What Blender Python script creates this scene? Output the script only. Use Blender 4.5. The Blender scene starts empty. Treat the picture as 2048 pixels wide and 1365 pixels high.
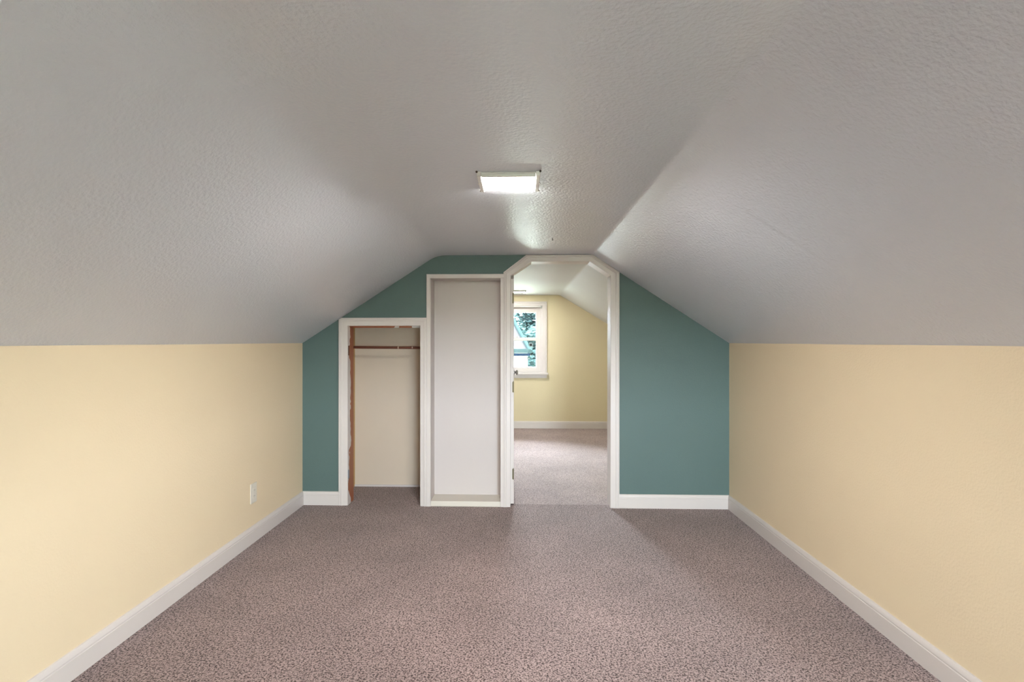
import bpy, bmesh, math, random
from mathutils import Vector, Matrix, noise
from mathutils.geometry import tessellate_polygon

scene = bpy.context.scene
C = scene.collection
R = math.radians
random.seed(7)

# ------------------------------------------------------------------ camera
cam_d = bpy.data.cameras.new('camera')
cam_d.lens = 20.0
cam_d.sensor_width = 36.0
cam_d.shift_x = 0.0116
cam_d.clip_start = 0.02
cam_d.clip_end = 300
cam = bpy.data.objects.new('camera', cam_d)
cam.location = (0, 0, 1.25)
cam.rotation_euler = (R(90), 0, R(2.0))
C.objects.link(cam)
scene.camera = cam

# ------------------------------------------------------------------ sky, exposure
world = bpy.data.worlds.new('overcast_sky')
scene.world = world
world.use_nodes = True
bgn = world.node_tree.nodes['Background']
bgn.inputs['Color'].default_value = (0.84, 0.91, 1.0, 1)
SKY = 90.0
bgn.inputs['Strength'].default_value = SKY
vs = scene.view_settings
vs.view_transform = 'Standard'
vs.look = 'None'
vs.exposure = 1.33
vs.gamma = 1.0
vs.use_curve_mapping = False

LAMP_MAIN = 112.0      # radiance of the glowing glass, front room lamp
LAMP_FAR = 54.0      # the same, far room lamp


def portal(name, loc, sx, sz, rz):
    d = bpy.data.lights.new(name, 'AREA')
    d.shape = 'RECTANGLE'
    d.size = sx
    d.size_y = sz
    d.cycles.is_portal = True
    o = bpy.data.objects.new(name, d)
    o.location = loc
    o.rotation_euler = (R(90), 0, rz)
    C.objects.link(o)


# ------------------------------------------------------------------ measures (metres)
D = 4.29                 # face of the teal dividing wall
D2 = 4.43                # its far face
XL, XR = -1.66, 1.556    # knee walls
KN = 1.234               # knee wall height
CZ = 1.899               # flat ceiling
CL, CR = -0.63, 0.54     # creases
YB = -2.5                # gable wall behind the camera
YF = 8.15                # far gable wall
WT = 0.12

# ------------------------------------------------------------------ materials
def new_mat(name):
    m = bpy.data.materials.new(name)
    m.use_nodes = True
    nt = m.node_tree
    return m, nt, nt.nodes['Principled BSDF']


def node(nt, t, **kw):
    n = nt.nodes.new(t)
    for k, v in kw.items():
        setattr(n, k, v)
    return n


def rgba(c):
    return (c[0], c[1], c[2], 1)


def painted(name, col, rough=0.5, spec=0.5, bump=0.0, scale=120.0, dist=0.002, detail=2.0,
            mottle=0.04, bump2=0.0, scale2=9.0):
    """Paint with orange-peel relief and a little tone variation."""
    m, nt, b = new_mat(name)
    L = nt.links
    tc = node(nt, 'ShaderNodeTexCoord')
    b.inputs['Roughness'].default_value = rough
    b.inputs['Specular IOR Level'].default_value = spec
    if mottle:
        n = node(nt, 'ShaderNodeTexNoise')
        n.inputs['Scale'].default_value = 3.0
        n.inputs['Detail'].default_value = 4.0
        L.new(tc.outputs['Object'], n.inputs['Vector'])
        mx = node(nt, 'ShaderNodeMix', data_type='RGBA')
        mx.inputs[6].default_value = rgba([c * (1 - mottle) for c in col])
        mx.inputs[7].default_value = rgba([min(1, c * (1 + mottle)) for c in col])
        L.new(n.outputs['Fac'], mx.inputs[0])
        L.new(mx.outputs[2], b.inputs['Base Color'])
    else:
        b.inputs['Base Color'].default_value = rgba(col)
    last = None
    if bump:
        n2 = node(nt, 'ShaderNodeTexNoise')
        n2.inputs['Scale'].default_value = scale
        n2.inputs['Detail'].default_value = detail
        L.new(tc.outputs['Object'], n2.inputs['Vector'])
        bp = node(nt, 'ShaderNodeBump')
        bp.inputs['Strength'].default_value = bump
        bp.inputs['Distance'].default_value = dist
        L.new(n2.outputs['Fac'], bp.inputs['Height'])
        last = bp
        if bump2:
            n3 = node(nt, 'ShaderNodeTexNoise')
            n3.inputs['Scale'].default_value = scale2
            n3.inputs['Detail'].default_value = 3.0
            L.new(tc.outputs['Object'], n3.inputs['Vector'])
            bp2 = node(nt, 'ShaderNodeBump')
            bp2.inputs['Strength'].default_value = bump2
            bp2.inputs['Distance'].default_value = 0.01
            L.new(n3.outputs['Fac'], bp2.inputs['Height'])
            L.new(bp.outputs['Normal'], bp2.inputs['Normal'])
            last = bp2
        L.new(last.outputs['Normal'], b.inputs['Normal'])
    return m


def carpet(name, dark, light, scale=140.0, p0=0.43, p1=0.54):
    m, nt, b = new_mat(name)
    L = nt.links
    tc = node(nt, 'ShaderNodeTexCoord')
    n = node(nt, 'ShaderNodeTexNoise')
    n.inputs['Scale'].default_value = scale
    n.inputs['Detail'].default_value = 3.0
    n.inputs['Roughness'].default_value = 0.65
    n.inputs['Distortion'].default_value = 0.6
    L.new(tc.outputs['Object'], n.inputs['Vector'])
    r = node(nt, 'ShaderNodeValToRGB')
    r.color_ramp.elements[0].position = p0
    r.color_ramp.elements[0].color = rgba(dark)
    r.color_ramp.elements[1].position = p1
    r.color_ramp.elements[1].color = rgba(light)
    L.new(n.outputs['Fac'], r.inputs['Fac'])
    # wide lay-of-the-pile mottling
    w = node(nt, 'ShaderNodeTexNoise')
    w.inputs['Scale'].default_value = 2.2
    w.inputs['Detail'].default_value = 4.0
    L.new(tc.outputs['Object'], w.inputs['Vector'])
    mr = node(nt, 'ShaderNodeMapRange')
    mr.inputs['From Min'].default_value = 0.3
    mr.inputs['From Max'].default_value = 0.7
    mr.inputs['To Min'].default_value = 0.86
    mr.inputs['To Max'].default_value = 1.1
    L.new(w.outputs['Fac'], mr.inputs['Value'])
    vm = node(nt, 'ShaderNodeVectorMath', operation='SCALE')
    L.new(r.outputs['Color'], vm.inputs[0])
    L.new(mr.outputs['Result'], vm.inputs['Scale'])
    L.new(vm.outputs['Vector'], b.inputs['Base Color'])
    b.inputs['Roughness'].default_value = 1.0
    b.inputs['Specular IOR Level'].default_value = 0.1
    b.inputs['Sheen Weight'].default_value = 0.3
    b.inputs['Sheen Roughness'].default_value = 0.45
    bp = node(nt, 'ShaderNodeBump')
    bp.inputs['Strength'].default_value = 0.7
    bp.inputs['Distance'].default_value = 0.006
    L.new(n.outputs['Fac'], bp.inputs['Height'])
    L.new(bp.outputs['Normal'], b.inputs['Normal'])
    return m


def worn_wood(name, wood, wood2, paint):
    """Stained jamb with ragged white paint overrun along its front edge (local Y)."""
    m, nt, b = new_mat(name)
    L = nt.links
    tc = node(nt, 'ShaderNodeTexCoord')
    mp = node(nt, 'ShaderNodeMapping')
    mp.inputs['Scale'].default_value = (60, 60, 4)
    L.new(tc.outputs['Object'], mp.inputs['Vector'])
    n = node(nt, 'ShaderNodeTexNoise')
    n.inputs['Scale'].default_value = 1.0
    n.inputs['Detail'].default_value = 5.0
    L.new(mp.outputs['Vector'], n.inputs['Vector'])
    mx = node(nt, 'ShaderNodeMix', data_type='RGBA')
    mx.inputs[6].default_value = rgba(wood)
    mx.inputs[7].default_value = rgba(wood2)
    L.new(n.outputs['Fac'], mx.inputs[0])
    sep = node(nt, 'ShaderNodeSeparateXYZ')
    L.new(tc.outputs['Object'], sep.inputs[0])
    n2 = node(nt, 'ShaderNodeTexNoise')
    n2.inputs['Scale'].default_value = 5.0
    n2.inputs['Detail'].default_value = 3.0
    L.new(tc.outputs['Object'], n2.inputs['Vector'])
    mr = node(nt, 'ShaderNodeMapRange')
    mr.inputs['From Min'].default_value = 0.35
    mr.inputs['From Max'].default_value = 0.65
    mr.inputs['To Min'].default_value = 0.0
    mr.inputs['To Max'].default_value = 0.10
    L.new(n2.outputs['Fac'], mr.inputs['Value'])
    lt = node(nt, 'ShaderNodeMath', operation='LESS_THAN')
    L.new(sep.outputs['Y'], lt.inputs[0])
    L.new(mr.outputs['Result'], lt.inputs[1])
    mx2 = node(nt, 'ShaderNodeMix', data_type='RGBA')
    L.new(lt.outputs[0], mx2.inputs[0])
    L.new(mx.outputs[2], mx2.inputs[6])
    mx2.inputs[7].default_value = rgba(paint)
    L.new(mx2.outputs[2], b.inputs['Base Color'])
    b.inputs['Roughness'].default_value = 0.45
    return m


def plain(name, col, rough=0.5, metal=0.0, spec=0.5):
    m, nt, b = new_mat(name)
    tc = node(nt, 'ShaderNodeTexCoord')
    n = node(nt, 'ShaderNodeTexNoise')
    n.inputs['Scale'].default_value = 18.0
    nt.links.new(tc.outputs['Object'], n.inputs['Vector'])
    mx = node(nt, 'ShaderNodeMix', data_type='RGBA')
    mx.inputs[6].default_value = rgba([c * 0.95 for c in col])
    mx.inputs[7].default_value = rgba([min(1, c * 1.05) for c in col])
    nt.links.new(n.outputs['Fac'], mx.inputs[0])
    nt.links.new(mx.outputs[2], b.inputs['Base Color'])
    b.inputs['Roughness'].default_value = rough
    b.inputs['Metallic'].default_value = metal
    b.inputs['Specular IOR Level'].default_value = spec
    return m


def lamp_glass(name, strength, col):
    m, nt, b = new_mat(name)
    b.inputs['Base Color'].default_value = (0.9, 0.9, 0.9, 1)
    b.inputs['Roughness'].default_value = 0.3
    b.inputs['Emission Color'].default_value = rgba(col)
    b.inputs['Emission Strength'].default_value = strength
    return m


def pane_glass(name):
    m = bpy.data.materials.new(name)
    m.use_nodes = True
    nt = m.node_tree
    nt.nodes.clear()
    out = node(nt, 'ShaderNodeOutputMaterial')
    tr = node(nt, 'ShaderNodeBsdfTransparent')
    tr.inputs['Color'].default_value = (0.95, 0.98, 0.97, 1)
    gl = node(nt, 'ShaderNodeBsdfGlossy')
    gl.inputs['Roughness'].default_value = 0.02
    fr = node(nt, 'ShaderNodeFresnel')
    fr.inputs['IOR'].default_value = 1.45
    mx = node(nt, 'ShaderNodeMixShader')
    nt.links.new(fr.outputs[0], mx.inputs[0])
    nt.links.new(tr.outputs[0], mx.inputs[1])
    nt.links.new(gl.outputs[0], mx.inputs[2])
    nt.links.new(mx.outputs[0], out.inputs['Surface'])
    return m


M = {}
M['ceiling'] = painted('grey_ceiling_paint', (0.675, 0.71, 0.80), 0.28, 0.8, 0.85, 82.0, 0.004, 3.0, 0.02, 0.1, 4.0)
M['ceiling_far'] = painted('white_ceiling_paint', (0.64, 0.65, 0.64), 0.55, 0.3, 0.5, 75.0, 0.004, 3.0, 0.03, 0.2, 5.0)
M['cream'] = painted('cream_wall_paint', (0.79, 0.66, 0.465), 0.6, 0.35, 0.35, 110.0, 0.003, 3.0, 0.02)
M['cream_far'] = painted('straw_wall_paint', (0.72, 0.64, 0.43), 0.6, 0.35, 0.3, 110.0, 0.003, 3.0, 0.02)
M['teal'] = painted('teal_wall_paint', (0.098, 0.158, 0.150), 0.55, 0.4, 0.3, 110.0, 0.003, 3.0, 0.03)
M['white'] = painted('white_trim_paint', (0.66, 0.615, 0.595), 0.4, 0.5, 0.08, 60.0, 0.002, 2.0, 0.02)
M['niche'] = painted('white_niche_paint', (0.61, 0.56, 0.545), 0.5, 0.4, 0.1, 60.0, 0.002, 2.0, 0.02)
M['ledge'] = painted('lamp_lit_ledge_paint', (0.70, 0.66, 0.59), 0.5, 0.4, 0.1, 60.0, 0.002, 2.0, 0.03)  # lamp light falling on the ledge top is put into this creamier tone
M['closet'] = painted('beige_closet_paint', (0.66, 0.56, 0.455), 0.6, 0.3, 0.15, 90.0, 0.002, 2.0, 0.03)
M['ochre'] = painted('ochre_closet_side', (0.55, 0.36, 0.15), 0.6, 0.3, 0.1, 90.0, 0.002, 2.0, 0.06)
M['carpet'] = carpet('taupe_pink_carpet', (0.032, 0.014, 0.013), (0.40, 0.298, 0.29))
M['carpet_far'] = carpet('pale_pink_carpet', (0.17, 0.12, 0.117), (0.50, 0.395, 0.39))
M['jamb_wood'] = worn_wood('stained_jamb_wood', (0.44, 0.15, 0.065), (0.30, 0.09, 0.038), (0.72, 0.68, 0.67))
M['rod_wood'] = plain('dark_red_rod_wood', (0.13, 0.036, 0.018), 0.4)
M['nickel'] = plain('satin_nickel', (0.42, 0.41, 0.40), 0.3, 1.0)
M['steel'] = plain('dull_steel', (0.34, 0.36, 0.42), 0.45, 0.7)
M['brass'] = plain('aged_brass', (0.22, 0.19, 0.12), 0.45, 0.8)
M['plastic'] = plain('ivory_plastic', (0.72, 0.68, 0.60), 0.35)
M['slot'] = plain('dark_slot', (0.05, 0.045, 0.04), 0.6)
M['white_metal'] = plain('white_enamel', (0.82, 0.81, 0.79), 0.35)
M['black'] = plain('black_rubber', (0.01, 0.011, 0.012), 0.5)
M['clear_vinyl'] = plain('grey_vinyl', (0.30, 0.40, 0.40), 0.3)
M['glass'] = pane_glass('window_glass')
M['siding'] = plain('white_siding', (0.12, 0.12, 0.117), 1.0, 0.0, 0.0)
M['roof'] = plain('pale_green_shingle', (0.0036, 0.0057, 0.0056), 1.0, 0.0, 0.0)
M['roof2'] = plain('pale_grey_shingle', (0.0068, 0.0066, 0.0068), 1.0, 0.0, 0.0)
M['gutter'] = plain('shadow_dark_gutter', (0.001, 0.0018, 0.0032), 1.0, 0.0, 0.0)  # shadow line under the eave is put into the gutter's dark colour
M['leaf'] = plain('mint_leaf', (0.011, 0.019, 0.0185), 1.0, 0.0, 0.0)
M['bark'] = plain('grey_bark', (0.009, 0.012, 0.013), 1.0, 0.0, 0.0)
M['grass'] = plain('lawn_green', (0.20, 0.22, 0.16), 1.0, 0.0, 0.0)
M['cable'] = plain('black_cable', (0.0010, 0.0016, 0.0019), 1.0, 0.0, 0.0)


# ------------------------------------------------------------------ mesh helpers
def link(name, me, mat, parent=None):
    o = bpy.data.objects.new(name, me)
    C.objects.link(o)
    if mat is not None:
        for mm in (mat if isinstance(mat, (list, tuple)) else [mat]):
            me.materials.append(mm)
    if parent:
        o.parent = parent
    return o


def obj(name, bm, mat, parent=None, smooth=False, bevel=0.0, angle=35):
    bmesh.ops.recalc_face_normals(bm, faces=bm.faces)
    me = bpy.data.meshes.new(name)
    bm.to_mesh(me)
    bm.free()
    if smooth:
        me.shade_smooth()
        me.set_sharp_from_angle(angle=R(angle))
    o = link(name, me, mat, parent)
    if bevel:
        md = o.modifiers.new('bevel', 'BEVEL')
        md.width = bevel
        md.segments = 2
        md.limit_method = 'ANGLE'
    return o


def box(bm, x0, x1, y0, y1, z0, z1):
    vs_ = [bm.verts.new(p) for p in ((x0, y0, z0), (x1, y0, z0), (x1, y1, z0), (x0, y1, z0),
                                     (x0, y0, z1), (x1, y0, z1), (x1, y1, z1), (x0, y1, z1))]
    for f in ((0, 3, 2, 1), (4, 5, 6, 7), (0, 1, 5, 4), (1, 2, 6, 5), (2, 3, 7, 6), (3, 0, 4, 7)):
        bm.faces.new([vs_[i] for i in f])
    return vs_


def boxo(name, mat, x0, x1, y0, y1, z0, z1, parent=None, bevel=0.0):
    bm = bmesh.new()
    box(bm, x0, x1, y0, y1, z0, z1)
    return obj(name, bm, mat, parent, bevel=bevel)


def struct(o, label=None, cat=None):
    o['kind'] = 'structure'
    if label:
        o['label'] = label
    if cat:
        o['category'] = cat
    return o


def thing(o, label, cat, group=None):
    o['label'] = label
    o['category'] = cat
    if group:
        o['group'] = group
    return o


def empty(name, loc=(0, 0, 0)):
    o = bpy.data.objects.new(name, None)
    o.location = loc
    o.empty_display_size = 0.05
    C.objects.link(o)
    return o


def slab(bm, poly, holes, y0, y1):
    """A wall slab standing in the XZ plane with holes, between depths y0 and y1."""
    loops = [poly] + holes
    flat = [p for l in loops for p in l]
    tris = tessellate_polygon([[Vector((p[0], p[1], 0)) for p in l] for l in loops])
    f = [bm.verts.new((p[0], y0, p[1])) for p in flat]
    b = [bm.verts.new((p[0], y1, p[1])) for p in flat]
    for t in tris:
        try:
            bm.faces.new([f[i] for i in t])
            bm.faces.new([b[i] for i in reversed(t)])
        except ValueError:
            pass
    k = 0
    for l in loops:
        n = len(l)
        for i in range(n):
            a, c = k + i, k + (i + 1) % n
            bm.faces.new([f[a], f[c], b[c], b[a]])
        k += n


def loft(bm, inner, outer, prof, closed=False):
    """Sweep a moulding: prof is a closed loop of (t, y); t=0 at the inner path, 1 at the outer (XZ plane)."""
    rings = []
    for (ix, iz), (ox, oz) in zip(inner, outer):
        rings.append([bm.verts.new((ix + t * (ox - ix), y, iz + t * (oz - iz))) for t, y in prof])
    n = len(rings)
    m = len(prof)
    for i in range(n if closed else n - 1):
        a, b = rings[i], rings[(i + 1) % n]
        for j in range(m):
            k = (j + 1) % m
            bm.faces.new([a[j], a[k], b[k], b[j]])
    if not closed:
        bm.faces.new(rings[0])
        bm.faces.new(list(reversed(rings[-1])))


def sweep_profile(bm, prof, p0, p1, out, m0=0.0, m1=0.0):
    """Extrude prof [(d, z)] from p0 to p1 on the floor plan; out = unit plan vector into the room.
    m0, m1: mitre factors (shift along the run per unit of d)."""
    dx, dy = p1[0] - p0[0], p1[1] - p0[1]
    l = math.hypot(dx, dy)
    tx, ty = dx / l, dy / l
    A = [bm.verts.new((p0[0] + out[0] * d + tx * m0 * d, p0[1] + out[1] * d + ty * m0 * d, z)) for d, z in prof]
    B = [bm.verts.new((p1[0] + out[0] * d + tx * m1 * d, p1[1] + out[1] * d + ty * m1 * d, z)) for d, z in prof]
    n = len(prof)
    for j in range(n):
        k = (j + 1) % n
        bm.faces.new([A[j], A[k], B[k], B[j]])
    bm.faces.new(A)
    bm.faces.new(list(reversed(B)))


def cyl(bm, p0, p1, r0, r1=None, seg=16):
    r1 = r0 if r1 is None else r1
    p0, p1 = Vector(p0), Vector(p1)
    q = (p1 - p0).to_track_quat('Z', 'Y').to_matrix().to_4x4()
    L = (p1 - p0).length
    mtx = Matrix.Translation((p0 + p1) / 2) @ q
    bmesh.ops.create_cone(bm, cap_ends=True, segments=seg, radius1=r0, radius2=r1, depth=L, matrix=mtx)


def lathe(bm, origin, axis, prof, seg=20):
    """Revolve prof [(h, r)] about axis from origin."""
    q = Vector(axis).to_track_quat('Z', 'Y').to_matrix()
    o = Vector(origin)
    rings = []
    for h, r in prof:
        if r < 1e-6:
            rings.append([bm.verts.new(o + q @ Vector((0, 0, h)))])
        else:
            rings.append([bm.verts.new(o + q @ Vector((r * math.cos(2 * math.pi * i / seg), r * math.sin(2 * math.pi * i / seg), h)))
                          for i in range(seg)])
    for a, b in zip(rings, rings[1:]):
        for i in range(seg):
            j = (i + 1) % seg
            if len(a) == 1 and len(b) == 1:
                continue
            if len(a) == 1:
                bm.faces.new([a[0], b[i], b[j]])
            elif len(b) == 1:
                bm.faces.new([a[i], b[0], a[j]])
            else:
                bm.faces.new([a[i], b[i], b[j], a[j]])


def tube(bm, pts, r, seg=8):
    pts = [Vector(p) for p in pts]
    rings = []
    for i, p in enumerate(pts):
        t = (pts[min(i + 1, len(pts) - 1)] - pts[max(i - 1, 0)]).normalized()
        q = t.to_track_quat('Z', 'Y').to_matrix()
        rings.append([bm.verts.new(p + q @ Vector((r * math.cos(2 * math.pi * k / seg), r * math.sin(2 * math.pi * k / seg), 0)))
                      for k in range(seg)])
    for a, b in zip(rings, rings[1:]):
        for k in range(seg):
            bm.faces.new([a[k], a[(k + 1) % seg], b[(k + 1) % seg], b[k]])
    bm.faces.new(list(reversed(rings[0])))
    bm.faces.new(rings[-1])


# ------------------------------------------------------------------ floor
def floor(name, mat, x0, x1, y0, y1, label):
    bm = bmesh.new()
    box(bm, x0, x1, y0, y1, -0.08, 0.0)
    struct(obj(name, bm, mat), label, 'floor')


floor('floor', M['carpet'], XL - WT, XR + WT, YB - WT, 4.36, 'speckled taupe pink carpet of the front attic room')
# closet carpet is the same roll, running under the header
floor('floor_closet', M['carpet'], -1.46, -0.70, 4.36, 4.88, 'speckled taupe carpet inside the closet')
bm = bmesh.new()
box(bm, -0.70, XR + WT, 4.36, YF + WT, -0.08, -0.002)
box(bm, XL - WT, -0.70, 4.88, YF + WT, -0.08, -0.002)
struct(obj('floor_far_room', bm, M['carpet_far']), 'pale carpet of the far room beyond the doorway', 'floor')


# ------------------------------------------------------------------ ceilings (flat strip and both slopes, one plastered skin)
def rounded_profile(pts, radii, n=8):
    out = [Vector(pts[0])]
    for i in range(1, len(pts) - 1):
        p0, p1, p2 = Vector(pts[i - 1]), Vector(pts[i]), Vector(pts[i + 1])
        r = radii[i]
        a = p1 + (p0 - p1).normalized() * r
        b = p1 + (p2 - p1).normalized() * r
        for k in range(n + 1):
            t = k / n
            out.append(a * (1 - t) ** 2 + p1 * 2 * t * (1 - t) + b * t * t)
    out.append(Vector(pts[-1]))
    # subdivide long runs
    res = [out[0]]
    for a, b in zip(out, out[1:]):
        k = max(1, int((b - a).length / 0.08))
        for j in range(1, k + 1):
            res.append(a.lerp(b, j / k))
    return res


def ceiling(name, mat, pts, radii, y0, y1, seam, label, wave=0.002):
    prof = rounded_profile(pts, radii)
    ys = []
    y = y0
    while y < y1 - 1e-6:
        ys.append(y)
        y += 0.09
    ys.append(y1)
    if seam:
        ys += [seam - 0.12, seam - 0.03, seam, seam + 0.012, seam + 0.03]
        ys = sorted(set(round(v, 4) for v in ys))
    bm = bmesh.new()
    grid = []
    for y in ys:
        row = []
        edge = min(1.0, min(abs(y - y0), abs(y - y1)) / 0.25)
        for i, p in enumerate(prof):
            n = noise.noise(Vector((p.x * 1.7, y * 1.3, p.y + 3.1))) * wave * edge
            if seam and y <= seam:
                # taped drywall joint: the near sheet hangs a few millimetres low at its end
                n -= 0.006 * max(0.0, 1 - (seam - y) / 0.5) ** 2 * max(0.0, min(1.0, (p.x + 0.1) / 0.3)) * max(0.0, min(1.0, (1.35 - p.x) / 0.6))
            row.append(bm.verts.new((p.x, y, p.y + n)))
        grid.append(row)
    for a, b in zip(grid, grid[1:]):
        for j in range(len(prof) - 1):
            bm.faces.new([a[j], a[j + 1], b[j + 1], b[j]])
    me = bpy.data.meshes.new(name)
    # face downwards
    bm.normal_update()
    if sum(f.normal.z for f in bm.faces) > 0:
        bmesh.ops.reverse_faces(bm, faces=bm.faces)
    bm.to_mesh(me)
    bm.free()
    me.shade_smooth()
    me.set_sharp_from_angle(angle=R(20))
    o = link(name, me, mat)
    md = o.modifiers.new('thickness', 'SOLIDIFY')
    md.thickness = 0.05
    md.offset = -1.0
    return struct(o, label, 'ceiling')


sl = (CZ - KN) / (CL - XL)
sr = (CZ - KN) / (XR - CR)
ceiling('ceiling', M['ceiling'],
        [(XL - 0.2, KN - 0.2 * sl), (CL, CZ), (CR, CZ), (XR + 0.2, KN - 0.2 * sr)],
        [0, 0.07, 0.015, 0], YB - 0.05, D + 0.004, 2.07,
        'textured grey ceiling with two sloping sides over the front room')
FZ = 1.906
FCL, FCR, FS = -0.65, 0.565, 0.607
ceiling('ceiling_far_room', M['ceiling_far'],
        [(XL - 0.2, FZ - FS * (FCL - XL + 0.2)), (FCL, FZ), (FCR, FZ), (XR + 0.2, FZ - FS * (XR + 0.2 - FCR))],
        [0, 0.1, 0.02, 0], D2 - 0.05, YF + 0.05, None,
        'white textured ceiling with sloping sides over the far room')
FKN = FZ - FS * (XR - FCR)

# ------------------------------------------------------------------ walls
struct(boxo('wall_left', M['cream'], XL - WT, XL, YB, D2, -0.05, KN), 'cream knee wall on the left of the front room', 'wall')
struct(boxo('wall_right', M['cream'], XR, XR + WT, YB, D2, -0.05, KN), 'cream knee wall on the right of the front room', 'wall')
struct(boxo('wall_far_left', M['cream_far'], XL - WT, XL, D2, YF + WT, -0.05, FZ - FS * (FCL - XL)), 'straw coloured knee wall on the left of the far room', 'wall')
struct(boxo('wall_far_right', M['cream_far'], XR, XR + WT, D2, YF + WT, -0.05, FKN), 'straw coloured knee wall on the right of the far room', 'wall')

# dividing wall: closet, niche and doorway are notches that reach the floor
DJ = 0.018     # jamb board thickness
din = [(-0.072, 0.0), (-0.069, 1.744), (0.086, 1.847), (0.523, 1.846), (0.677, 1.741), (0.675, 0.0)]
djo = [(-0.090, 0.0), (-0.087, 1.753), (0.080, 1.865), (0.529, 1.864), (0.695, 1.751), (0.693, 0.0)]
dout = [(-0.124, 0.0), (-0.124, 1.767), (0.046, 1.8965), (0.546, 1.8955), (0.7416, 1.764), (0.7416, 0.0)]
cin = [(-1.308, 0.0), (-1.308, 1.3655), (-0.755, 1.3655), (-0.755, 0.0)]
cjo = [(-1.326, 0.0), (-1.326, 1.3835), (-0.737, 1.3835), (-0.737, 0.0)]
cout = [(-1.377, 0.0), (-1.377, 1.4264), (-0.7065, 1.4264), (-0.7065, 0.0)]
NX0, NX1, NZ = -0.675, -0.147, 1.7235
poly = [(XL - 0.1, -0.04), (-1.326, -0.04)] + cjo[1:3] + [(-0.737, -0.04),
        (-0.69, -0.04), (-0.69, NZ + 0.015), (-0.132, NZ + 0.015), (-0.132, -0.04),
        (-0.090, -0.04)] + djo[1:5] + [(0.693, -0.04), (XR + 0.1, -0.04),
        (XR + 0.1, KN + 0.02), (CR + 0.05, CZ + 0.05), (CL - 0.05, CZ + 0.05), (XL - 0.1, KN + 0.02)]
bm = bmesh.new()
slab(bm, poly, [], D, D2)
o = struct(obj('wall_back', bm, [M['teal'], M['cream_far']]), 'teal painted gable wall with closet, niche and doorway', 'wall')
for p in o.data.polygons:
    p.material_index = 0 if p.normal.y < -0.5 else 1

# closet shell
struct(boxo('wall_closet_left', M['ochre'], -1.48, -1.42, D2, 4.85, -0.03, 1.46), 'ochre left side wall inside the closet', 'wall')
struct(boxo('wall_closet_right', M['closet'], -0.735, -0.70, D2, 4.85, -0.03, 1.93), 'right side wall inside the closet', 'wall')
struct(boxo('wall_closet_back', M['closet'], -1.56, -0.12, 4.85, 4.91, -0.03, 1.93), 'beige back wall inside the closet', 'wall')
struct(boxo('wall_closet_end', M['cream_far'], -1.62, -1.56, D2, 4.91, -0.03, 1.46), 'end wall of the closet box in the far room', 'wall')
struct(boxo('wall_chase_side', M['cream_far'], -0.125, -0.105, D2, 4.91, -0.03, 1.93), 'side of the boxed chase behind the door', 'wall')
struct(boxo('baseboard_closet', M['niche'], -1.42, -0.735, 4.842, 4.85, 0.0, 0.016), 'thin pale strip along the closet floor', 'baseboard')

# far gable wall with the window opening
WX0, WX1, WZ0, WZ1 = -0.408, 0.32, 0.785, 1.7545
bm = bmesh.new()
slab(bm, [(XL - 0.1, -0.05), (XR + 0.1, -0.05), (XR + 0.1, FKN), (FCR + 0.05, FZ + 0.04), (FCL - 0.05, FZ + 0.04), (XL - 0.1, FKN)],
     [[(WX0, WZ0), (WX0, WZ1), (WX1, WZ1), (WX1, WZ0)]], YF, YF + WT)
struct(obj('wall_far', bm, M['cream_far']), 'straw coloured gable wall of the far room with a window', 'wall')

# gable wall behind the camera with its window
BX0, BX1, BZ0, BZ1 = 0.56, 1.36, 0.44, 1.27
bm = bmesh.new()
slab(bm, [(XL - 0.1, -0.05), (XR + 0.1, -0.05), (XR + 0.1, KN + 0.02), (CR + 0.05, CZ + 0.05), (CL - 0.05, CZ + 0.05), (XL - 0.1, KN + 0.02)],
     [[(BX0, BZ0), (BX0, BZ1), (BX1, BZ1), (BX1, BZ0)]], YB - WT, YB)
struct(obj('wall_front', bm, M['cream']), 'cream gable wall behind the viewpoint', 'wall')
portal('portal_far', (-0.044, YF + 0.02, 1.27), 0.72, 0.95, R(180))
portal('portal_front', ((BX0 + BX1) / 2, YB - 0.02, (BZ0 + BZ1) / 2), BX1 - BX0, BZ1 - BZ0, 0)

# ------------------------------------------------------------------ baseboards
BASE = [(0, 0), (0.014, 0), (0.014, 0.074), (0.0115, 0.076), (0.0115, 0.080), (0.013, 0.082), (0.0105, 0.094), (0.006, 0.102), (0, 0.103)]


def baseboard(name, p0, p1, out, label, m0=0.0, m1=0.0):
    bm = bmesh.new()
    sweep_profile(bm, BASE, p0, p1, out, m0, m1)
    struct(obj(name, bm, M['white'], smooth=True), label, 'baseboard')


baseboard('baseboard_left', (XL, YB), (XL, D), (1, 0), 'white baseboard along the left cream wall', 1, -1)
baseboard('baseboard_right', (XR, YB), (XR, D), (-1, 0), 'white baseboard along the right cream wall', 1, -1)
baseboard('baseboard_back_left', (XL, D), (-1.377, D), (0, -1), 'short white baseboard on teal wall left of the closet', 1, 0)
baseboard('baseboard_back_right', (0.7416, D), (XR, D), (0, -1), 'white baseboard on teal wall right of the doorway', 0, -1)
baseboard('baseboard_far', (XL, YF), (XR, YF), (0, -1), 'white baseboard below the far window', 1, -1)
baseboard('baseboard_far_right', (XR, D2), (XR, YF), (-1, 0), 'white baseboard along the right wall of the far room', 0, -1)
baseboard('baseboard_far_left', (XL, 4.91), (XL, YF), (1, 0), 'white baseboard along the left wall of the far room', 0, -1)

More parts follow.
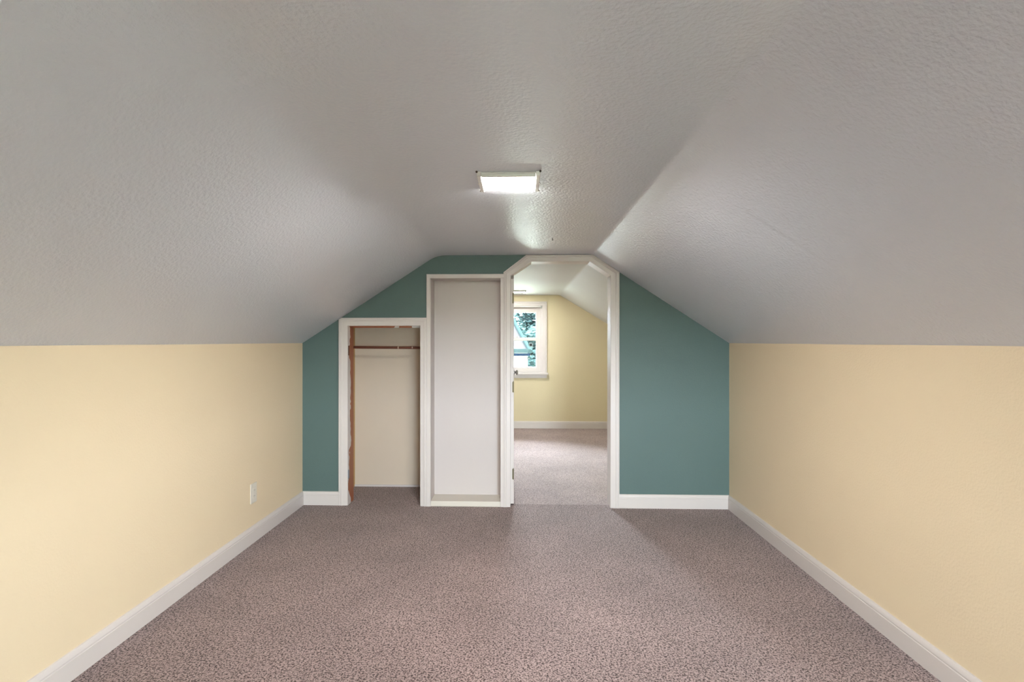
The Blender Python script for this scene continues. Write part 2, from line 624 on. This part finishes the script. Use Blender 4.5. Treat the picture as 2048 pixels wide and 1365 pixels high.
# ------------------------------------------------------------------ casings and jambs
def casing(name, inner, outer, ywall, label, s=-1, closed=False, th=0.018, parent=None):
    y = lambda d: ywall + s * d * th
    prof = [(0, y(0)), (0, y(0.55)), (0.06, y(0.7)), (0.45, y(0.78)), (0.58, y(0.82)), (0.64, y(1.0)), (0.76, y(1.0)),
            (0.80, y(0.88)), (0.86, y(0.88)), (0.90, y(1.0)), (1.0, y(0.95)), (1.0, y(0))]
    bm = bmesh.new()
    loft(bm, inner, outer, prof, closed)
    o = obj(name, bm, M['white'], parent, smooth=True, angle=25)
    if parent is None:
        struct(o, label, 'trim')
    return o


# closet casing, its upper left corner sawn off where the slope comes down
o = casing('trim_1', cin, cout, D, 'white door casing around the open closet, corner cut by the slope')
bm = bmesh.new()
bm.from_mesh(o.data)
nrm = Vector((-sl, 0, 1)).normalized()
g = bmesh.ops.bisect_plane(bm, geom=bm.verts[:] + bm.edges[:] + bm.faces[:], plane_co=(CL, 0, CZ - 0.004), plane_no=nrm, clear_outer=True)
bmesh.ops.holes_fill(bm, edges=[e for e in g['geom_cut'] if isinstance(e, bmesh.types.BMEdge)])
bm.to_mesh(o.data)
bm.free()

# closet jamb boards of stained wood (origin on the front edge so paint can follow it)
jambs = empty('closet_jamb', (0, D, 0))
struct(jambs, 'stained wooden closet jamb with ragged white paint', 'trim')
for nm, b in (('jamb_board', (-1.326, -1.308, 0.0, 0.14, 0.0, 1.3655)), ('jamb_board', (-0.755, -0.737, 0.0, 0.14, 0.0, 1.3655)),
              ('head_board', (-1.326, -0.737, 0.0, 0.14, 1.3655, 1.3835))):
    boxo(nm, M['jamb_wood'], *b, parent=jambs)
# left-over hinge leaf and an empty mortise on the left jamb
o = boxo('hinge_leaf', M['steel'], -1.3085, -1.3065, 0.004, 0.034, 0.20, 0.265, parent=jambs)
bm = bmesh.new()
cyl(bm, (-1.309, -0.004, 0.198), (-1.309, -0.004, 0.267), 0.0045, seg=10)
obj('hinge_knuckle', bm, M['steel'], o, smooth=True)
boxo('mortise', M['rod_wood'], -1.309, -1.3072, 0.0, 0.03, 1.14, 1.215, parent=jambs)
# narrow white stop standing in front of the left jamb board
boxo('head_stop', M['jamb_wood'], -1.308, -0.755, 0.075, 0.105, 1.3525, 1.3655, parent=jambs)

# doorway jamb and casing
bm = bmesh.new()
loft(bm, din, djo, [(0, D - 0.002), (1, D - 0.002), (1, D2 + 0.002), (0, D2 + 0.002)])
struct(obj('trim_2', bm, M['white']), 'white jamb lining of the clipped-corner doorway', 'trim')
dinr = [(-0.066, 0.0), (-0.064, 1.742), (0.087, 1.8445), (0.5225, 1.8435), (0.673, 1.739), (0.670, 0.0)]
casing('trim_3', din, dout, D, 'white casing of the clipped-corner doorway')
bm = bmesh.new()
dfo = [(-0.124, 0.0), (-0.124, 1.767), (0.046, 1.898), (0.546, 1.898), (0.7416, 1.764), (0.7416, 0.0)]
casing('trim_4', din, dfo, D2, 'white casing on the far side of the doorway', s=1, th=0.008)

# niche: recessed white panel beside the closet
niche = empty('wall_niche', (0, 0, 0))
struct(niche, 'shallow white recessed niche between closet and doorway', 'niche')
boxo('back_panel', M['niche'], -0.70, -0.125, 4.47, 4.485, -0.02, 1.75, parent=niche)
boxo('side_panel', M['niche'], -0.69, NX0, D - 0.001, 4.47, 0.0, NZ, parent=niche)
boxo('side_panel', M['niche'], NX1, -0.132, D - 0.001, 4.47, 0.0, NZ, parent=niche)
boxo('head_panel', M['niche'], -0.69, -0.132, D - 0.001, 4.47, NZ, NZ + 0.015, parent=niche)
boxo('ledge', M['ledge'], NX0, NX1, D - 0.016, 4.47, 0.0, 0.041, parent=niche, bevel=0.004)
bm = bmesh.new()
loft(bm, [(NX0, 0.0), (NX0, NZ), (-0.118, NZ)], [(-0.7065, 0.0), (-0.7065, 1.7557), (-0.118, 1.7557)],
     [(0, D), (0, D - 0.015), (0.15, D - 0.018), (0.9, D - 0.018), (1, D - 0.015), (1, D)])
struct(obj('trim_5', bm, M['white']), 'white flat trim along the left and top of the niche', 'trim')
bm = bmesh.new()
box(bm, NX1, -0.1235, D - 0.014, D, 0.0, NZ)
struct(obj('trim_6', bm, M['white'], bevel=0.002), 'narrow white strip between niche and doorway casing', 'trim')

# ------------------------------------------------------------------ door leaf, swung open into the far room
door = empty('door_1', (-0.0735, 4.318, 0.0))
door.rotation_euler = (0, 0, R(0.7))
struct(door, 'white clipped-corner door standing open into the far room', 'door')
DT = 0.027
pts = [(0, 0.014), (0, 1.722), (0.155, 1.830), (0.575, 1.830), (0.728, 1.722), (0.728, 0.014)]
bm = bmesh.new()
f = [bm.verts.new((0, s, z)) for s, z in pts]
b = [bm.verts.new((DT, s, z)) for s, z in pts]
bm.faces.new(f)
bm.faces.new(list(reversed(b)))
for i in range(6):
    j = (i + 1) % 6
    bm.faces.new([f[i], f[j], b[j], b[i]])
obj('leaf', bm, M['white'], door, bevel=0.002)
for s in (1, -1):
    bm = bmesh.new()
    x0 = DT if s > 0 else 0.0
    lathe(bm, (x0, 0.668, 0.975), (s, 0, 0),
          [(0, 0.0), (0, 0.026), (0.004, 0.026), (0.006, 0.012), (0.014, 0.009), (0.018, 0.012), (0.022, 0.021), (0.030, 0.0225), (0.036, 0.017), (0.038, 0.0)]
          if s > 0 else
          [(0, 0.0), (0, 0.024), (0.003, 0.024), (0.005, 0.010), (0.010, 0.010), (0.012, 0.016), (0.018, 0.015), (0.020, 0.0)])
    obj('knob', bm, M['nickel'], door, smooth=True)
for z in (0.24, 0.90, 1.575):
    bm = bmesh.new()
    cyl(bm, (DT * 0.85, -0.006, z - 0.04), (DT * 0.85, -0.006, z + 0.04), 0.004, seg=12)
    cyl(bm, (DT * 0.85, -0.006, z + 0.04), (DT * 0.85, -0.006, z + 0.047), 0.0035, 0.001, seg=12)
    box(bm, DT * 0.55, DT * 0.85, -0.0015, 0.0, z - 0.038, z + 0.038)
    obj('hinge', bm, M['brass'], door, smooth=True)

# ------------------------------------------------------------------ far window (double hung)
win = empty('window_1', (0, YF, 0))
struct(win, 'white double-hung window in the far gable wall', 'window')
wl = 2 * -0.044
wi = [(WX0, 0.799), (WX0, WZ1), (WX1, WZ1), (WX1, 0.799)]
wo = [(WX0 - 0.064, 0.799), (WX0 - 0.064, 1.815), (WX1 + 0.064, 1.815), (WX1 + 0.064, 0.799)]
casing('casing', wi, wo, 0.0, '', parent=win)
boxo('stool', M['white'], -0.488, 0.400, -0.05, 0.075, 0.771, 0.799, parent=win, bevel=0.004)
boxo('apron', M['white'], -0.471, 0.383, -0.014, -0.0005, 0.72, 0.771, parent=win, bevel=0.002)


def ring(bm, x0, x1, z0, z1, wx, wzb, wzt, y0, y1):
    inn = [(x0 + wx, z0 + wzb), (x0 + wx, z1 - wzt), (x1 - wx, z1 - wzt), (x1 - wx, z0 + wzb)]
    out = [(x0, z0), (x0, z1), (x1, z1), (x1, z0)]
    loft(bm, inn, out, [(0, y0 + 0.008), (0.15, y0), (1, y0), (1, y1), (0, y1)], True)


bm = bmesh.new()
ring(bm, WX0, WX1, 0.785, WZ1, 0.022, 0.014, 0.022, 0.0, WT)
obj('frame', bm, M['white'], win, smooth=True, angle=25)
GX0, GX1 = -0.316, 0.228
bm = bmesh.new()
ring(bm, WX0 + 0.022, WX1 - 0.022, 1.2536, WZ1 - 0.022, 0.07, 0.046, 0.0738, 0.066, 0.098)
o = obj('upper_sash', bm, M['white'], win, smooth=True, angle=25)
boxo('pane', M['glass'], GX0 - 0.004, GX1 + 0.004, 0.083, 0.086, 1.2956, 1.6627, parent=o)
bm = bmesh.new()
ring(bm, WX0 + 0.022, WX1 - 0.022, 0.799, 1.2996, 0.07, 0.078, 0.046, 0.030, 0.062)
o = obj('lower_sash', bm, M['white'], win, smooth=True, angle=25)
boxo('pane', M['glass'], GX0 - 0.004, GX1 + 0.004, 0.046, 0.049, 0.873, 1.2576, parent=o)
bm = bmesh.new()
box(bm, -0.075, -0.015, 0.036, 0.062, 1.2996, 1.306)
cyl(bm, (-0.045, 0.048, 1.306), (-0.045, 0.048, 1.316), 0.012, seg=12)
box(bm, -0.05, -0.01, 0.040, 0.054, 1.312, 1.320)
obj('sash_lock', bm, M['nickel'], win)

# window behind the camera: fixed sash with a centre bar
w2 = empty('window_2', (0, YB, 0))
struct(w2, 'white two-light window behind the viewpoint', 'window')
bm = bmesh.new()
loft(bm, [(BX0, BZ0), (BX0, BZ1), (BX1, BZ1), (BX1, BZ0)],
     [(BX0 - 0.065, BZ0 - 0.065), (BX0 - 0.065, BZ1 + 0.065), (BX1 + 0.065, BZ1 + 0.065), (BX1 + 0.065, BZ0 - 0.065)],
     [(0, 0.001), (0, 0.012), (0.9, 0.018), (1, 0.016), (1, 0.001)], True)
obj('casing', bm, M['white'], w2)
bm = bmesh.new()
ring(bm, BX0, BX1, BZ0, BZ1, 0.045, 0.045, 0.045, -0.09, -0.05)
box(bm, (BX0 + BX1) / 2 - 0.02, (BX0 + BX1) / 2 + 0.02, -0.09, -0.05, BZ0 + 0.045, BZ1 - 0.045)
obj('sash', bm, M['white'], w2)
for a, b2 in ((BX0 + 0.04, (BX0 + BX1) / 2 - 0.015), ((BX0 + BX1) / 2 + 0.015, BX1 - 0.04)):
    boxo('pane', M['glass'], a, b2, -0.072, -0.069, BZ0 + 0.04, BZ1 - 0.04, parent=w2)


# ------------------------------------------------------------------ ceiling lamps
def ceiling_lamp(x, y, z, strength, col, label):
    t = thing(empty('ceiling_light', (x, y, z)), label, 'light', 'square glass ceiling lights')
    bm = bmesh.new()
    box(bm, -0.1045, 0.1045, -0.104, 0.116, -0.006, 0.0)
    obj('pan', bm, M['white_metal'], t, bevel=0.002)
    # two white rails carry the glass
    for s in (-1, 1):
        bm = bmesh.new()
        xa, xb = sorted((s * 0.105, s * 0.1215))
        box(bm, xa, xb, -0.117, 0.119, -0.019, 0.0)
        r = obj('rail', bm, M['white_metal'], t, bevel=0.003)
        for yy in (0.0, 0.114):
            bm = bmesh.new()
            bmesh.ops.create_uvsphere(bm, u_segments=12, v_segments=8, radius=0.004, matrix=Matrix.Translation((s * 0.122, yy, -0.016)))
            obj('knob', bm, M['white_metal'], r, smooth=True)
        bm = bmesh.new()
        bmesh.ops.create_uvsphere(bm, u_segments=10, v_segments=6, radius=0.0045, matrix=Matrix.Translation((s * 0.1215, -0.118, -0.003)))
        obj('screw', bm, M['slot'], r, smooth=True)
    # dished square of frosted glass
    bm = bmesh.new()
    box(bm, -0.102, 0.102, -0.088, 0.112, -0.014, -0.0065)
    g = obj('glass_tray', bm, lamp_glass('glowing_glass', strength, col), t, bevel=0.003)
    g['label'] = 'glowing frosted glass'
    bm = bmesh.new()
    box(bm, -0.1045, 0.1045, -0.104, -0.0885, -0.017, -0.006)
    obj('front_lip', bm, M['white_metal'], t, bevel=0.002)
    bm = bmesh.new()
    bmesh.ops.create_uvsphere(bm, u_segments=12, v_segments=8, radius=0.004, matrix=Matrix.Translation((0, 0.1165, -0.013)))
    obj('finial', bm, M['white_metal'], t, smooth=True)
    return t


ceiling_lamp(-0.044, 2.283, CZ - 0.0005, LAMP_MAIN, (1.0, 0.95, 0.88), 'lit square glass ceiling light in the front room')
ceiling_lamp(-0.044, 7.47, FZ - 0.001, LAMP_FAR, (1.0, 0.96, 0.91), 'square glass ceiling light in the far room, seen through the doorway')

# ------------------------------------------------------------------ small things
# closet rod
t = thing(empty('closet_rod', (-1.42, 4.585, 1.196)), 'dark reddish wooden closet rod spanning the open closet', 'rod')
bm = bmesh.new()
cyl(bm, (0.004, 0, 0.003), (0.682, 0, -0.002), 0.0105, seg=20)
o = obj('pole', bm, M['rod_wood'], t, smooth=True)
for x in (0.43, 0.545):
    bm = bmesh.new()
    lathe(bm, (x, 0, 0.0), (1, 0, 0), [(0, 0.0104), (0.002, 0.0112), (0.005, 0.0112), (0.007, 0.0104)], 16)
    obj('paint_ring', bm, M['closet'], o, smooth=True)
for x, s in ((0.0, 1), (0.685, -1)):
    bm = bmesh.new()
    lathe(bm, (x, 0, 0.0), (s, 0, 0), [(0, 0.0), (0, 0.024), (0.009, 0.022), (0.012, 0.014), (0.012, 0.0)], 20)
    obj('socket', bm, M['jamb_wood'], t, smooth=True)

# wall outlet, left knee wall
t = thing(empty('wall_outlet', (XL, 3.484, 0.304)), 'ivory wall outlet low on the left cream wall', 'outlet')
bm = bmesh.new()
box(bm, 0.0, 0.006, -0.04, 0.04, -0.0615, 0.0615)
p = obj('cover_plate', bm, M['plastic'], t, bevel=0.003)
boxo('receptacle', M['plastic'], 0.006, 0.0085, -0.0175, 0.0175, -0.034, 0.034, parent=t, bevel=0.001)
for zz in (-0.018, 0.018):
    for yy in (-0.006, 0.006):
        boxo('slot', M['slot'], 0.0085, 0.0088, yy - 0.001, yy + 0.001, zz - 0.004, zz + 0.005, parent=t)
for zz in (-0.048, 0.048):
    bm = bmesh.new()
    lathe(bm, (0.006, 0, zz), (1, 0, 0), [(0, 0.0032), (0.0008, 0.003), (0.0012, 0.0)], 12)
    obj('screw', bm, M['plastic'], t, smooth=True)

# small nail left in the flat ceiling
bm = bmesh.new()
cyl(bm, (0.204, 3.594, CZ + 0.002), (0.205, 3.585, CZ - 0.014), 0.0018, seg=8)
cyl(bm, (0.205, 3.585, CZ - 0.014), (0.205, 3.5845, CZ - 0.016), 0.004, seg=10)
thing(obj('ceiling_nail', bm, M['steel'], smooth=True), 'tiny dark nail sticking out of the flat ceiling near the doorway', 'nail')

# roller shade rod on the far window
t = thing(empty('shade_rod', (-0.044, YF - 0.018, 1.737)), 'thin white shade rod across the top of the far window', 'rod')
bm = bmesh.new()
cyl(bm, (-0.345, -0.012, 0.006), (0.345, -0.012, 0.006), 0.0045, seg=12)
obj('rod', bm, M['white_metal'], t, smooth=True)
for s in (-1, 1):
    bm = bmesh.new()
    box(bm, s * 0.345 - 0.012, s * 0.345 + 0.012, -0.002, 0.004, -0.022, 0.016)
    box(bm, s * 0.345 - 0.003, s * 0.345 + 0.003, -0.02, -0.002, -0.006, 0.014)
    cyl(bm, (s * 0.345, -0.006, -0.012), (s * 0.345, 0.0, -0.012), 0.006, seg=10)
    obj('bracket', bm, M['nickel'], t)

# suction cup on the lower pane
t = thing(empty('suction_cup', (0.156, YF + 0.046, 1.196)), 'small black suction cup stuck on the lower window pane', 'suction cup')
bm = bmesh.new()
lathe(bm, (0, 0, 0), (0, -1, 0), [(0, 0.0), (0, 0.020), (0.004, 0.019), (0.008, 0.014), (0.010, 0.0)], 20)
obj('hub', bm, M['black'], t, smooth=True)
bm = bmesh.new()
for k in range(9):
    a = 2 * math.pi * k / 9 + 0.3
    r = 0.031
    if k in (5, 6):
        continue
    m4 = Matrix.Translation((r * math.cos(a), -0.002, r * math.sin(a))) @ Matrix.Rotation(-a, 4, 'Y')
    vs0 = box(bm, -0.003, 0.003, -0.0015, 0.0015, -0.006, 0.006)
    for v in vs0:
        v.co = m4 @ v.co
obj('rim_tabs', bm, M['black'], t)
bm = bmesh.new()
lathe(bm, (0, 0, 0), (0, -1, 0), [(0.0002, 0.017), (0.0002, 0.034), (0.0012, 0.034), (0.002, 0.026), (0.003, 0.017)], 28)
obj('cup', bm, M['clear_vinyl'], t, smooth=True)

# ------------------------------------------------------------------ outdoors, beyond the far window
GZ = -2.9
bm = bmesh.new()
box(bm, -150, 150, -100, 260, GZ - 0.2, GZ)
struct(obj('ground', bm, M['grass']), 'lawn outside, below the far window', 'ground')

h = thing(empty('neighbour_house', (0, 16.0, GZ)), 'white sided neighbouring house with pale hipped roof outside the window', 'house')
EZ = 0.93 - GZ
bm = bmesh.new()
box(bm, -9.0, 0.20, 0.0, 6.4, 0.0, EZ)
obj('wall', bm, M['siding'], h)
for k in range(22):
    zz = EZ - 0.16 * (k + 1)
    bm = bmesh.new()
    v = [bm.verts.new(c) for c in ((-9.0, -0.002, zz + 0.16), (0.21, -0.002, zz + 0.16), (0.21, -0.022, zz), (-9.0, -0.022, zz), (-9.0, 0.0, zz), (0.21, 0.0, zz))]
    bm.faces.new(v[:4])
    bm.faces.new([v[3], v[2], v[5], v[4]])
    obj('siding_board', bm, M['siding'], h)
bm = bmesh.new()
e0 = [(-9.3, -0.3, EZ), (0.29, -0.3, EZ), (0.29, 6.7, EZ), (-9.3, 6.7, EZ)]
rv = [bm.verts.new(c) for c in e0] + [bm.verts.new((-8.0, 3.2, EZ + 1.05)), bm.verts.new((-0.25, 3.2, EZ + 1.05))]
bm.faces.new([rv[0], rv[1], rv[5], rv[4]])
bm.faces.new([rv[1], rv[2], rv[5]])
bm.faces.new([rv[2], rv[3], rv[4], rv[5]])
bm.faces.new([rv[3], rv[0], rv[4]])
bm.faces.new([rv[3], rv[2], rv[1], rv[0]])
obj('roof', bm, M['roof2'], h)
boxo('roof_border', M['roof'], -9.3, 0.29, -0.30, -0.02, EZ - 0.01, EZ + 0.10, parent=h)
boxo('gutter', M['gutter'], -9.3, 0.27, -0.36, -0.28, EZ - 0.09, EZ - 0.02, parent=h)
bm = bmesh.new()
tube(bm, [(0.29, -0.3, EZ + 0.03), (-0.25, 3.2, EZ + 1.08)], 0.06)
obj('hip_cap', bm, M['roof'], h)
for wx in (-3.2, -6.2):
    o = boxo('window', M['white'], wx - 0.5, wx + 0.5, -0.06, 0.0, EZ - 1.9, EZ - 0.5, parent=h)
    boxo('pane', M['gutter'], wx - 0.42, wx + 0.42, -0.065, -0.055, EZ - 1.82, EZ - 0.58, parent=o)


def tree(name, loc, trunk_h, crown, n, leaf_size, label, seed, mat):
    rnd = random.Random(seed)
    t = thing(empty(name, loc), label, 'tree', 'trees outside the far window')
    bm = bmesh.new()
    cyl(bm, (0, 0, 0), (0.1, 0, trunk_h), 0.2, 0.1, 10)
    for k in range(6):
        a = k * 1.1
        cyl(bm, (0.08, 0, trunk_h * (0.75 + 0.04 * k)), (crown[0] * 0.6 * math.cos(a), crown[0] * 0.6 * math.sin(a), trunk_h + crown[1] * (0.2 + 0.1 * k)), 0.06, 0.02, 6)
    obj('trunk', bm, M['bark'], t)
    bm = bmesh.new()
    for k in range(n):
        d = Vector((rnd.gauss(0, 1), rnd.gauss(0, 1), rnd.gauss(0, 1))).normalized() * (rnd.random() ** 0.45)
        c = Vector((d.x * crown[0], d.y * crown[0], trunk_h + crown[1] * 0.6 + d.z * crown[1]))
        if noise.noise(c * 0.9) < -0.28:
            continue
        rot = Matrix.Rotation(rnd.random() * 6.28, 3, 'Z') @ Matrix.Rotation(rnd.random() * 3.1, 3, 'X')
        s = leaf_size * (0.6 + rnd.random() * 0.8)
        q = [c + rot @ Vector(v) * s for v in ((-0.5, 0, 0), (0, -0.28, 0.06), (0.5, 0, 0), (0, 0.28, 0.06))]
        vv = [bm.verts.new(p) for p in q]
        bm.faces.new(vv[:3])
        bm.faces.new([vv[0], vv[2], vv[3]])
    me = bpy.data.meshes.new('foliage')
    bm.to_mesh(me)
    bm.free()
    o = link('foliage', me, mat, t)
    o['kind'] = 'stuff'


tree('leafy_tree', (1.1, 26.5, GZ), 2.6, (2.8, 2.3), 22000, 0.22, 'mint green leafy tree behind the neighbouring house', 3, M['leaf'])
tree('leafy_tree', (-5.0, 27.0, GZ), 4.0, (3.0, 2.4), 6000, 0.22, 'broad leafy tree further left behind the neighbouring house', 5, M['leaf'])
tree('leafy_tree', (6.5, 22.0, GZ), 3.0, (2.8, 2.2), 6000, 0.22, 'leafy tree to the right of the neighbouring house', 9, M['leaf'])


def cable(name, pts, label):
    # Catmull-Rom through the points
    P = [Vector(p) for p in pts]
    P = [P[0] * 2 - P[1]] + P + [P[-1] * 2 - P[-2]]
    out = []
    for i in range(1, len(P) - 2):
        for k in range(8):
            t = k / 8
            a, b, c, d = P[i - 1:i + 3]
            out.append(0.5 * ((2 * b) + (c - a) * t + (2 * a - 5 * b + 4 * c - d) * t * t + (3 * b - a - 3 * c + d) * t ** 3))
    out.append(P[-2])
    bm = bmesh.new()
    tube(bm, out, 0.008, 6)
    thing(obj(name, bm, M['cable'], smooth=True), label, 'cable', 'service cables outside the far window')


cable('service_cable', [(-0.25, 8.32, 2.25), (-0.11, 9.0, 1.95), (-0.045, 9.4, 1.722), (0.07, 9.6, 1.627), (0.165, 9.7, 1.613), (0.27, 9.8, 1.630), (0.8, 10.5, 1.85), (3.5, 13, 2.8), (9.0, 18, 4.2)],
      'lower drooping cable outside the upper pane')
cable('service_cable', [(-0.2, 8.32, 2.35), (-0.05, 9.0, 2.02), (0.055, 9.4, 1.712), (0.15, 9.6, 1.678), (0.27, 9.8, 1.668), (0.8, 10.5, 1.93), (3.5, 13, 2.95), (9.0, 18, 4.4)],
      'upper drooping cable outside the upper pane')
